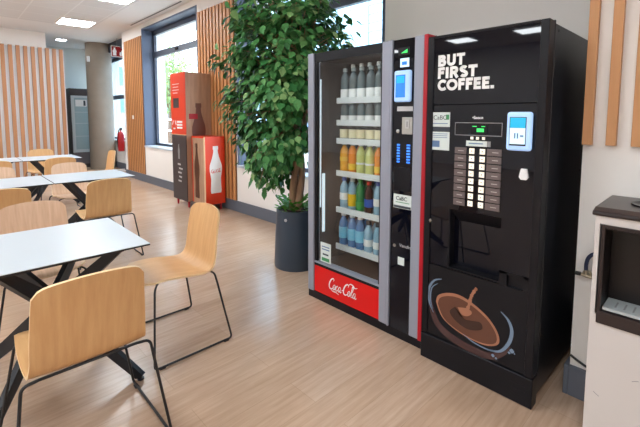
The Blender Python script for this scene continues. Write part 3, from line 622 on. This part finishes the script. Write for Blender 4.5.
for k in range(8):
    z1 = 1.241-k*.0392; z0 = z1-.034
    for nm, ya, yb_, m in (('name_plate', .945, 1.009, 'btnl'), ('name_plate', .766, .838, 'btnl'), ('selection_button', .903, .929, 'btn'), ('selection_button', .848, .874, 'btn')):
        o = q(FX-.004, FX-.0002, ya, yb_, z0 + (.004 if m == 'btn' else 0), z1-(.002 if m == 'btn' else 0), m, nm, mid)
        if m == 'btnl': q(FX-.0046, FX-.0041, ya+.015, ya+.045, (z0+z1)/2-.002, (z0+z1)/2+.002, 'btnt', 'plate_text', o)
        else: q(FX-.0046, FX-.0041, (ya+yb_)/2-.003, (ya+yb_)/2+.003, (z0+z1)/2-.002, (z0+z1)/2+.004, 'grey', 'button_digit', o)
p = q(FX-.030, FX-.0002, .628, .740, 1.242, 1.424, 'screenw', 'card_reader', mid, .013)
pp = q(FX-.0315, FX-.0301, .650, .724, 1.266, 1.400, 'blackm', 'reader_screen', p); q(FX-.0325, FX-.0316, .653, .721, 1.350, 1.397, 'scrc', 'screen_header', pp); q(FX-.0325, FX-.0316, .653, .721, 1.274, 1.349, 'scrl', 'screen_page', pp)
q(FX-.0332, FX-.0326, .695, .701, 1.30, 1.325, 'stickb', 'screen_digit', pp); q(FX-.0332, FX-.0326, .683, .689, 1.30, 1.325, 'stickb', 'screen_digit', pp); q(FX-.0332, FX-.0326, .66, .675, 1.308, 1.316, 'stickb', 'screen_digit', pp)
b = MB(); b.prism([(.680, 1.118), (.672, 1.158), (.646, 1.158), (.638, 1.118), (.647, 1.106), (.671, 1.106)], .012, 'whitepl', at=FX-.012); part(b, 'coin_slot_cover', mid)
# stickers
p = q(FX-.0012, FX-.0002, 1.043, 1.154, 1.346, 1.425, 'stick', 'sticker', mid); text('sticker_text', 'CaBC', 'ink', (FX-.0018, 1.142, 1.385), .034, parent=p); q(FX-.0018, FX-.0013, 1.048, 1.066, 1.385, 1.412, 'stickg', 'sticker_mark', p)
q(FX-.0018, FX-.0013, 1.055, 1.145, 1.362, 1.366, 'stickb', 'sticker_line', p)
p = q(FX-.0012, FX-.0002, 1.043, 1.154, 1.322, 1.344, 'ink', 'sticker_band', mid)
p = q(FX-.0012, FX-.0002, 1.043, 1.154, 1.219, 1.319, 'stick', 'sticker', mid)
for z in (1.308, 1.298, 1.288): q(FX-.0018, FX-.0013, 1.055, 1.142, z-.0015, z+.0015, 'stickb', 'sticker_line', p)
q(FX-.0018, FX-.0013, 1.10, 1.145, 1.235, 1.27, 'stickb', 'sticker_picture', p)
b = MB(); b.lathe([(.010, 0), (.010, .006), (.004, .008)], 'steel', n=14); b.v = [(FX-a[2], 1.146+a[0], .818+a[1]) for a in b.v]; part(b, 'door_lock', mid)
# printed cup of chocolate on the lower door panel
PX = FX
def blob(mb, pts, m, d, n=6): 
    p = spline(pts+[pts[0]], n)[:-1]; c = (sum(a[0] for a in p)/len(p), sum(a[1] for a in p)/len(p)); k = len(p)
    mb.add([(PX-d, *c)]+[(PX-d, *a) for a in p], [(0, i+1, (i+1) % k+1) for i in range(k)], m)
b = MB()
rim = [(1.095, .358), (1.082, .400), (1.027, .432), (.954, .442), (.872, .418), (.792, .370), (.745, .306), (.748, .252), (.819, .222), (.935, .230), (1.048, .275)]
outer = [(1.140, .420), (1.130, .340), (1.084, .236), (.956, .170), (.819, .160), (.735, .190), (.700, .240), (.76, .23), (.819, .205), (.935, .212), (1.055, .262), (1.104, .345)]
ribbon(b, spline([(1.138, .42), (1.120, .31), (1.070, .222), (.956, .178), (.819, .170), (.735, .205), (.690, .27)], 8), [.012+.030*math.sin(PI*i/48) for i in range(49)], 'cupg', PX, .0008)
blob(b, rim, 'chocol', .0012)
c = (.92, .325); blob(b, [(c[0]+(a[0]-c[0])*.93, c[1]+(a[1]-c[1])*.89-.004) for a in rim], 'choco', .0016)
blob(b, [(.98, .37), (.95, .33), (.90, .32), (.84, .335), (.83, .30), (.90, .272), (.97, .29), (1.01, .33)], 'chocod', .0020)
blob(b, [(.965, .372), (.94, .34), (.905, .345), (.885, .37), (.91, .385)], 'chocol', .0024)
ribbon(b, spline([(.868, .505), (.885, .475), (.895, .445), (.905, .395), (.925, .362)], 6), [.012, .016, .012, .018, .02]*5, 'chocol', PX, .0028)
blob(b, [(.872, .516), (.860, .510), (.862, .498), (.876, .500)], 'chocol', .0028, 3)
for pts, w0 in (([(1.062, .500), (1.108, .478), (1.140, .42), (1.136, .345), (1.108, .290)], .011), ([(1.085, .468), (1.122, .43), (1.128, .36), (1.112, .31)], .006), ([(.738, .432), (.700, .400), (.682, .350), (.694, .285), (.735, .225), (.80, .205)], .014), ([(.93, .236), (.87, .214), (.80, .208), (.75, .222)], .006)):
    p = spline(pts, 7); ribbon(b, p, [w0*(.25+math.sin(PI*i/(len(p)-1))) for i in range(len(p))], 'hl', PX, .0030)
for y, z, r in ((.678, .252, .012), (.690, .238, .007), (.768, .188, .009), (.752, .180, .006), (.665, .243, .004)): blob(b, [(y+r, z), (y, z+r), (y-r, z), (y, z-r)], 'hl', .0032, 3)
part(b, 'chocolate_cup_print', low)
for (y, z, x) in ((CA+.003, 1.79, CX+.16), (CA+.003, 1.25, CX+.62), (CA+.003, .9, CX+.6)): pass
b = MB()
for x, z in ((CX+.14, 1.80), (2.62, 1.50), (2.62, .95), (2.62, 1.1)): b.box(x-.006, x+.006, CA+.0015, CA+.0038, z-.006, z+.006, 'rod')
part(b, 'side_screws', Cm)

# ================================================================== WATER DISPENSER, VALVE AND CORD
D0, D1, DA, DB = 1.835, 2.185, .02, .346
Dm = empty('water_dispenser', ((D0+D1)/2, (DA+DB)/2, 0), 'cream water dispenser with a dark brown lid and drip recess at the right picture edge', 'water dispenser')
b = MB()
b.box(D0, D1, DA, DB, 0, .62, 'disp'); b.box(D0, D1, DB-.016, DB, .62, 1.017, 'disp'); b.box(D0, D1, DA, DA+.016, .62, 1.017, 'disp'); b.box(D0, D1, DA+.016, DB-.016, .985, 1.017, 'disp'); b.box(D0+.13, D1, DA+.016, DB-.016, .62, .985, 'dispin'); b.box(D0+.018, D0+.13, DB-.0175, DB-.016, .62, .985, 'dispin')
part(b, 'dispenser_body', Dm, bevel=.006)
b = MB(); y0, y1, z0, z1 = DA+.018, DB-.022, .60, .985; f = .013
b.box(D0-.006, D0+.004, y1-f, y1, z0, z1, 'disptop'); b.box(D0+.004, D0+.128, y1-f, y1, z0, z1, 'dispin'); b.box(D0-.006, D0+.004, y0, y0+f, z0, z1, 'disptop'); b.box(D0+.004, D0+.128, y0, y0+f, z0, z1, 'dispin'); b.box(D0-.006, D0+.128, y0+f, y1-f, z1-f, z1, 'disptop'); b.box(D0-.008, D0+.128, y0, y1, z0-.01, .640, 'disptop')
b.box(D0+.124, D0+.128, y0+f, y1-f, z0, z1-f, 'dispin'); b.box(D0+.002, D0+.124, y0+f, y1-f, z1-f-.006, z1-f-.001, 'dispin'); part(b, 'recess_frame', Dm, bevel=.005)
b = MB(); b.box(D0+.004, D0+.120, y0+f+.004, y1-f-.004, .645, .656, 'drip'); tr = part(b, 'drip_tray', Dm)
b = MB()
for k in range(8): b.box(D0+.03, D0+.09, y0+f+.02+k*.028, y0+f+.026+k*.028, .6558, .6568, 'grey')
part(b, 'tray_slot', tr)
b = MB(); b.prism([(D0-.010, 1.018), (D0-.014, 1.026), (D0-.010, 1.036), (D0+.03, 1.046), (D1, 1.048), (D1, 1.018)], DB-DA+.020, 'disptop', axis='y', at=DA-.010); ld = part(b, 'lid', Dm, bevel=.004)
b = MB(); b.lathe([(.085, 0), (.085, .006), (.078, .006), (.070, .001)], 'dispin', (2.03, .18, 1.0465), 30); part(b, 'bottle_seat', ld)
b = MB()
for y, z, a in ((.318, .30, .6), (.20, .40, -.5), (.13, .42, .2), (.16, .50, .1), (.29, .14, .7), (.17, .23, -.4)): ribbon(b, [(y, z), (y-.010, z-.012*a), (y-.02, z-.02*a)], .0025, 'grey', D0, .0006)
part(b, 'scuff_marks', Dm)
Vv = empty('water_valve', (2.2298, .440, .64), 'small metal water valve on the white wall behind the dispenser', 'valve')
b = MB(); b.lathe([(.020, 0), (.020, .006), (.009, .008), (.009, .035)], 'brass', n=16); b.v = [(-z, x, y) for x, y, z in b.v]; b.build('wall_flange', Vv)
b = MB(); b.tube([(-.032, .022, .002), (-.032, -.05, -.006)], .008, 'brass', 10); b.tube([(-.032, 0, 0), (-.032, .0, .035)], .007, 'brass', 10); b.build('valve_body', Vv)
b = MB(); b.box(-.046, -.026, .018, .043, -.004, .012, 'rod', .004); b.build('valve_handle', Vv)
b = MB(); b.tube(spline([(2.198, .440, .668), (2.198, .440, .70), (2.196, .430, .735), (2.20, .405, .755), (2.212, .36, .75), (2.215, .30, .70)], 6), .0085, 'hose', 10)
b.build('water_hose', label='blue-black hose curving up from the metal valve behind the dispenser', cat='hose')
b = MB(); b.tube(spline([(2.222, .4895, .207), (2.222, .45, .188), (2.222, .40, .172), (2.222, .30, .162)], 5), .006, 'rod', 8)
b.build('power_cord', label='thin black cord running along the white wall just above the grey baseboard', cat='cord')

# ================================================================== RECYCLING CABINETS
def bottle_outline(cx, z0, z1, hw):
    h = z1-z0; R = [(0, .80), (.04, .86), (.10, .86), (.30, .80), (.42, .92), (.50, 1.0), (.60, .96), (.72, .66), (.84, .42), (.92, .36), (.93, .44), (1.0, .42)]
    R = spline(R, 4); return [(cx+hw*w_, z0+h*t) for t, w_ in R]+[(cx-hw*w_, z0+h*t) for t, w_ in R[::-1]]
TX, TA, TB_ = 2.645, 5.668, 6.165
fy = lambda y: TA+(y-5.865)*.795
T = empty('recycling_cabinet', ((TX+3.04)/2, (TA+TB_)/2, 0), 'tall narrow recycling cabinet, red upper front over charcoal, wood-print side', 'cabinet')
b = MB(); b.box(TX+.012, 3.066, TA, TB_, .10, 2.06, 'cabwood'); part(b, 'cabinet_body', T)
b = MB(); b.box(TX, TX+.012, TA+.002, TB_-.002, 1.125, 2.06, 'redm'); rp = part(b, 'upper_panel', T)
b = MB(); b.box(TX, TX+.012, TA+.002, TB_-.002, .10, 1.115, 'cabdark'); dp = part(b, 'lower_panel', T)
q(TX+.001, TX+.011, TA+.002, TB_-.002, 1.115, 1.125, 'cabrim', 'divider_strip', T)
q(TX-.002, TX-.0002, fy(6.13), fy(6.38), 1.53, 1.68, 'cabdark', 'deposit_opening', rp)
for y in (TA+.06, TB_-.06):
    for x in (TX+.05, 3.0): b = MB(); b.tube([(x, y, .10), (x, y, 0)], [.018, .012], 'redstrip', 10); part(b, 'leg', T)
for k, (yy, ww) in enumerate(((6.40, .30), (6.38, .24), (6.40, .28), (6.38, .20))): q(TX-.0015, TX-.0002, fy(yy-ww), fy(yy), 1.89-k*.045, 1.898-k*.045, 'white', 'small_print_line', rp)
b = MB(); yc, zc = fy(6.36), 1.27
for k in range(3):
    a = PI/2+k*2*PI/3; P1 = (yc+.07*math.cos(a+.5), zc+.07*math.sin(a+.5)); P2 = (yc+.07*math.cos(a+1.6), zc+.07*math.sin(a+1.6)); b = MB(); ribbon(b, [P1, P2], .022, 'white', TX, .001); part(b, 'recycling_arrow', rp)
b = MB()
for k in range(3): ribbon(b, [(fy(6.24), 1.315-k*.045), (fy(6.00), 1.315-k*.045)], .028, 'white', TX, .001)
part(b, 'recycling_lettering', rp)
b = MB(); 
for k, (yy, ww) in enumerate(((6.25, .13), (6.20, .16), (6.24, .15), (6.20, .12), (6.24, .14))): ribbon(b, [(fy(yy), .66-k*.065), (fy(yy-ww), .655-k*.065)], .025, 'lgrey', TX, .001)
part(b, 'brushed_lettering', dp)
b = MB(); o_ = bottle_outline(fy(6.19), .74, .97, .032); b.prism(o_, -.001, 'grey', at=TX-.0001); part(b, 'small_bottle_print', dp)
b = MB(); b.prism([(x, z) for x, z in bottle_outline(2.858, .72, 1.60, .11)], -.0012, 'cabbott', axis='y', at=TA-.0002); part(b, 'bottle_print', T)
q(2.70, 2.84, TA-.0030, TA-.0016, 1.36, 1.44, 'redstrip', 'red_label_print', T)
LX, LA, LB = 2.72, 5.24, 5.662
Lc = empty('recycling_cabinet', ((LX+3.04)/2, (LA+LB)/2, 0), 'low red recycling cabinet with a white bottle silhouette and wood-print front', 'cabinet')
b = MB(); b.box(LX+.01, 3.045, LA, LB, .10, 1.105, 'redm'); part(b, 'cabinet_body', Lc)
b = MB(); b.box(LX, LX+.01, LA+.03, LB-.05, .10, 1.08, 'cabwood'); fp = part(b, 'front_panel', Lc); q(LX, LX+.01, LA, LA+.03, .10, 1.105, 'cabrim', 'corner_strip', Lc)
b = MB(); b.prism([(y, z) for y, z in bottle_outline(5.485, .18, 1.0, .08)], -.001, 'darkbott', at=LX-.0001); part(b, 'dark_bottle_print', fp)
b = MB(); b.prism([(x, z) for x, z in bottle_outline(2.895, .265, .965, .10)], -.0012, 'white', axis='y', at=LA-.0002); bp = part(b, 'bottle_print', Lc)
cursive(bp, 'script_lettering', LA-.0018, 2.815, .575, .036, 'red', '-y')
for y in (LA+.06, LB-.06):
    for x in (LX+.05, 3.0): b = MB(); b.tube([(x, y, .10), (x, y, 0)], [.018, .012], 'redstrip', 10); part(b, 'leg', Lc)

# ================================================================== POTTED FICUS
PC = Vector((2.37, 2.79, 0))
Pt = empty('potted_tree', PC, 'leafy green indoor tree in a dark slate planter left of the drinks machine', 'plant')
b = MB(); b.lathe([(.205, 0), (.208, .02), (.198, .30), (.186, .538), (.181, .543), (.174, .538), (.174, .50), (.0001, .50)], 'pot', n=44); b.build('planter', Pt)
b = MB(); b.lathe([(.0001, .501), (.173, .501), (.173, .515), (.0001, .535)], 'soil', n=30); b.build('soil', Pt)
dirn = Vector((PC.x, PC.y, 0)).normalized(); lat = Vector((-dirn.y, dirn.x, 0))     # lat: to the left of the line of sight
b = MB(); tips = []
rn = random.Random(5)
for k in range(3):
    a = k*2.1; base = Vector((math.cos(a)*.05, math.sin(a)*.05, .52)); pts = []
    for i in range(12): t = i/11; pts.append(Vector((math.cos(a+t*5)*.035*(1+t), math.sin(a+t*5)*.035*(1+t), .52+t*1.2))+lat*(-.03*t))
    b.tube(pts, [.036-.014*i/11 for i in range(12)], 'bark', 9); tips.append(pts)
b.build('trunk', Pt)
# crown: clumps inside an egg-shaped volume, leaves around every clump
clumps = []
cen = Vector((0, 0, 1.72))+lat*.06
def inside(p):
    l = (p-PC*0).dot(lat)-.08; d = p.dot(dirn); z = p.z-1.78
    zz = z/1.06 if z < 0 else z/.95
    return abs(l/.55)**2.4+(d/.52)**2+abs(zz)**2.4 < 1
clamp = []
while len(clumps) < 360:
    p = lat*rn.uniform(-.6, .75)+dirn*rn.uniform(-.55, .5)+Vector((0, 0, rn.uniform(.75, 2.72)))
    if not inside(p): continue
    wp = PC+p
    if wp.x > 3.0 or (wp.y < 2.36 and wp.x > 1.95 and wp.z < 2.0): continue
    if p.z < .78+max(0, .16-p.dot(lat))*1.75: continue
    clumps.append(p)
# a few outer sprigs seen in the photograph
for l, z in ((.70, 1.88), (.64, 1.90), (.60, 1.52), (.55, 1.30), (.50, 1.27), (-.50, 2.03), (-.46, 2.12), (-.40, 2.0), (.34, .98), (.20, .80), (.14, .80), (.28, .9), (.42, 1.1), (.12, .95)): clumps.append(lat*l+dirn*rn.uniform(-.12, .08)+Vector((0, 0, z)))
b = MB()
for p in clumps:
    s = tips[rn.randrange(3)]; st = s[min(11, max(5, int((p.z-.35)/1.3*9)))]
    if p.z < 1.1: st = s[rn.randrange(7, 11)]
    mdl = (st+p)/2+Vector((0, 0, .10)); b.tube([st, mdl, p], [.007, .005, .0025], 'bark', 5)
b.build('branches', Pt)
b = MB()
def leaf(c, d, up_v, s):
    d = d.normalized(); side = d.cross(up_v); side = side.normalized() if side.length > .01 else Vector((1, 0, 0)); nrm = side.cross(d)
    P = [c, c+d*s*.22+side*s*.34+nrm*s*.05, c+d*s*.55+side*s*.36+nrm*s*.03, c+d*s*.85+side*s*.14-nrm*s*.04, c+d*s*1.08-nrm*s*.12,
         c+d*s*.85-side*s*.14-nrm*s*.04, c+d*s*.55-side*s*.36+nrm*s*.03, c+d*s*.22-side*s*.34+nrm*s*.05, c+d*s*.5-nrm*s*.03]
    b.add(P, [(8, 0, 1), (8, 1, 2), (8, 2, 3), (8, 3, 4), (8, 4, 5), (8, 5, 6), (8, 6, 7), (8, 7, 0)], 'leaf', True)
for p in clumps:
    for k in range(18):
        off = Vector((rn.gauss(0, 1), rn.gauss(0, 1), rn.gauss(0, .85)))*.052
        o_ = p+off; wp = PC+o_
        if wp.x > 3.04 or (wp.y < 2.27 and 1.93 < wp.x and wp.z < 1.93) : continue
        out = (o_-cen); out.z *= .4; out = out.normalized()
        d = out*.7+Vector((rn.gauss(0, .5), rn.gauss(0, .5), -.75+rn.gauss(0, .35)))
        leaf(o_, d, (out+Vector((0, 0, .8))+Vector((rn.gauss(0, .25), rn.gauss(0, .25), 0))), rn.uniform(.055, .088))
b.build('foliage', Pt, kind='stuff', sharp=80)
b = MB()
for k in range(190):
    a = rn.uniform(0, 2*PI); r = rn.uniform(.03, .17); c = Vector((math.cos(a)*r, math.sin(a)*r, .52+rn.uniform(0, .10)))
    leaf_d = Vector((math.cos(a), math.sin(a), rn.uniform(.1, 1.1))); s = rn.uniform(.05, .09)
    d = leaf_d.normalized(); side = d.cross(Vector((0, 0, 1))).normalized(); b.add([c, c+d*s*.5+side*s*.3, c+d*s, c+d*s*.5-side*s*.3], [(0, 1, 2, 3)], 'lowleaf')
b.build('ground_cover', Pt, kind='stuff')
b = MB(); b.lathe([(.014, 0), (.014, .003)], 'lgrey', n=14)
nd = (-dirn+lat*.55).normalized(); sd = Vector((-nd.y, nd.x, 0)); b.v = [tuple(nd*(.198+v[2])+sd*v[0]+Vector((0, 0, .47+v[1]))) for v in b.v]; b.build('maker_badge', Pt)

# ================================================================== FAR CORNER
Cc = empty('display_cooler', (2.80, 12.52, 0), 'tall silver-framed glass-door cooler between the slatted screen and the column', 'refrigerator')
b = MB(); b.box(-.29, .32, -.28, .35, 0, 2.14, 'coolerd'); b.build('cooler_body', Cc)
b = MB(); b.box(-.28, .31, -.30, -.281, 1.96, 2.13, 'coolerd'); b.build('header_panel', Cc)
b = MB(); b.box(-.27, -.20, -.315, -.281, .42, 1.95, 'coolerf'); b.box(.24, .31, -.315, -.281, .42, 1.95, 'coolerf'); b.box(-.20, .24, -.315, -.281, .42, .50, 'coolerf'); b.box(-.20, .24, -.315, -.281, 1.89, 1.95, 'coolerf'); b.build('door_frame', Cc)
b = MB(); b.box(-.20, .24, -.300, -.282, .50, 1.89, 'coolerglass'); gp = b.build('door_glass', Cc)
b = MB(); b.box(-.17, .10, -.306, -.301, 1.66, 1.84, 'white'); b.box(.02, .07, -.308, -.306, 1.68, 1.82, 'ink'); b.build('notice', gp)
b = MB(); b.box(-.27, .31, -.295, -.281, .10, .41, 'coolerg'); b.build('base_panel', Cc)
for z in (.85, 1.2, 1.5): b = MB(); b.box(-.20, .24, -.303, -.3005, z, z+.012, 'coolerf'); b.build('shelf', gp)
E_ = empty('fire_extinguisher', (3.32, 10.85, .06), 'red fire extinguisher on a thin white stand beside the slatted panel', 'fire extinguisher')
b = MB(); b.lathe([(.07, .45), (.078, .47), (.078, .86), (.05, .93), (.022, .95), (.022, .98)], 'ext', n=20); b.build('cylinder', E_)
b = MB(); b.box(-.02, .02, -.05, .05, .98, 1.03, 'rod'); b.box(-.012, .012, -.11, .0, 1.03, 1.045, 'rod'); b.build('valve_handle', E_)
b = MB(); b.tube(spline([(0, .05, 1.0), (-.02, .12, .95), (-.05, .13, .7), (-.04, .1, .5)], 5), .012, 'rod', 8); b.build('hose', E_)
Sd = empty('extinguisher_stand', (3.32, 10.85, 0), 'thin white metal floor stand holding the red extinguisher', 'stand')
b = MB(); b.tube([(.11, 0, .012), (.11, 0, 1.15)], .012, 'whitepl', 8); b.build('pole', Sd)
b = MB(); b.tube(fillet([(-.2, -.15, .012), (.2, -.15, .012), (.2, .15, .012), (-.2, .15, .012)], .04), .012, 'whitepl', 8); b.tube([(-.2, .15, .012), (-.2, -.15, .012)], .012, 'whitepl', 8); b.box(-.09, .11, -.02, .02, .49, .505, 'whitepl'); b.build('base_frame', Sd)
Sg = empty('fire_sign', (3.22, 10.55, 2.98), 'small red fire equipment sign with a white border hung beside the column', 'sign')
b = MB(); b.box(-.14, .14, -.006, .006, -.13, .13, 'white'); b.box(-.128, .128, -.0065, -.006, -.118, .118, 'sign'); b.build('sign_plate', Sg)
b = MB(); b.prism(bottle_outline(-.06, -.10, .09, .045), -.002, 'white', axis='y', at=-.0066); b.prism([(.06, -.10), (.12, -.10), (.125, -.02), (.10, .04), (.085, -.01), (.06, .0), (.05, -.06)], -.002, 'white', axis='y', at=-.0066); b.build('sign_symbols', Sg)
b = MB(); b.tube([(0, 0, .13), (0, 0, .318)], .004, 'grey', 6); b.build('hanger_rod', Sg)
b = MB(); b.box(-.006, .006, -.04, .04, -.04, .04, 'whitepl', .003); b.build('switch_plate', loc=(3.048, 9.1, 1.38), label='small white switch plate on the narrow slatted panel', cat='switch')
b = MB(); b.box(-.03, .03, -.04, .0, -.07, .07, 'whitepl', .006); o = b.build('wall_sensor', loc=(2.822, 11.50, 2.86), label='small white box fixed high on the concrete column', cat='sensor'); o.rotation_euler.z = -.7
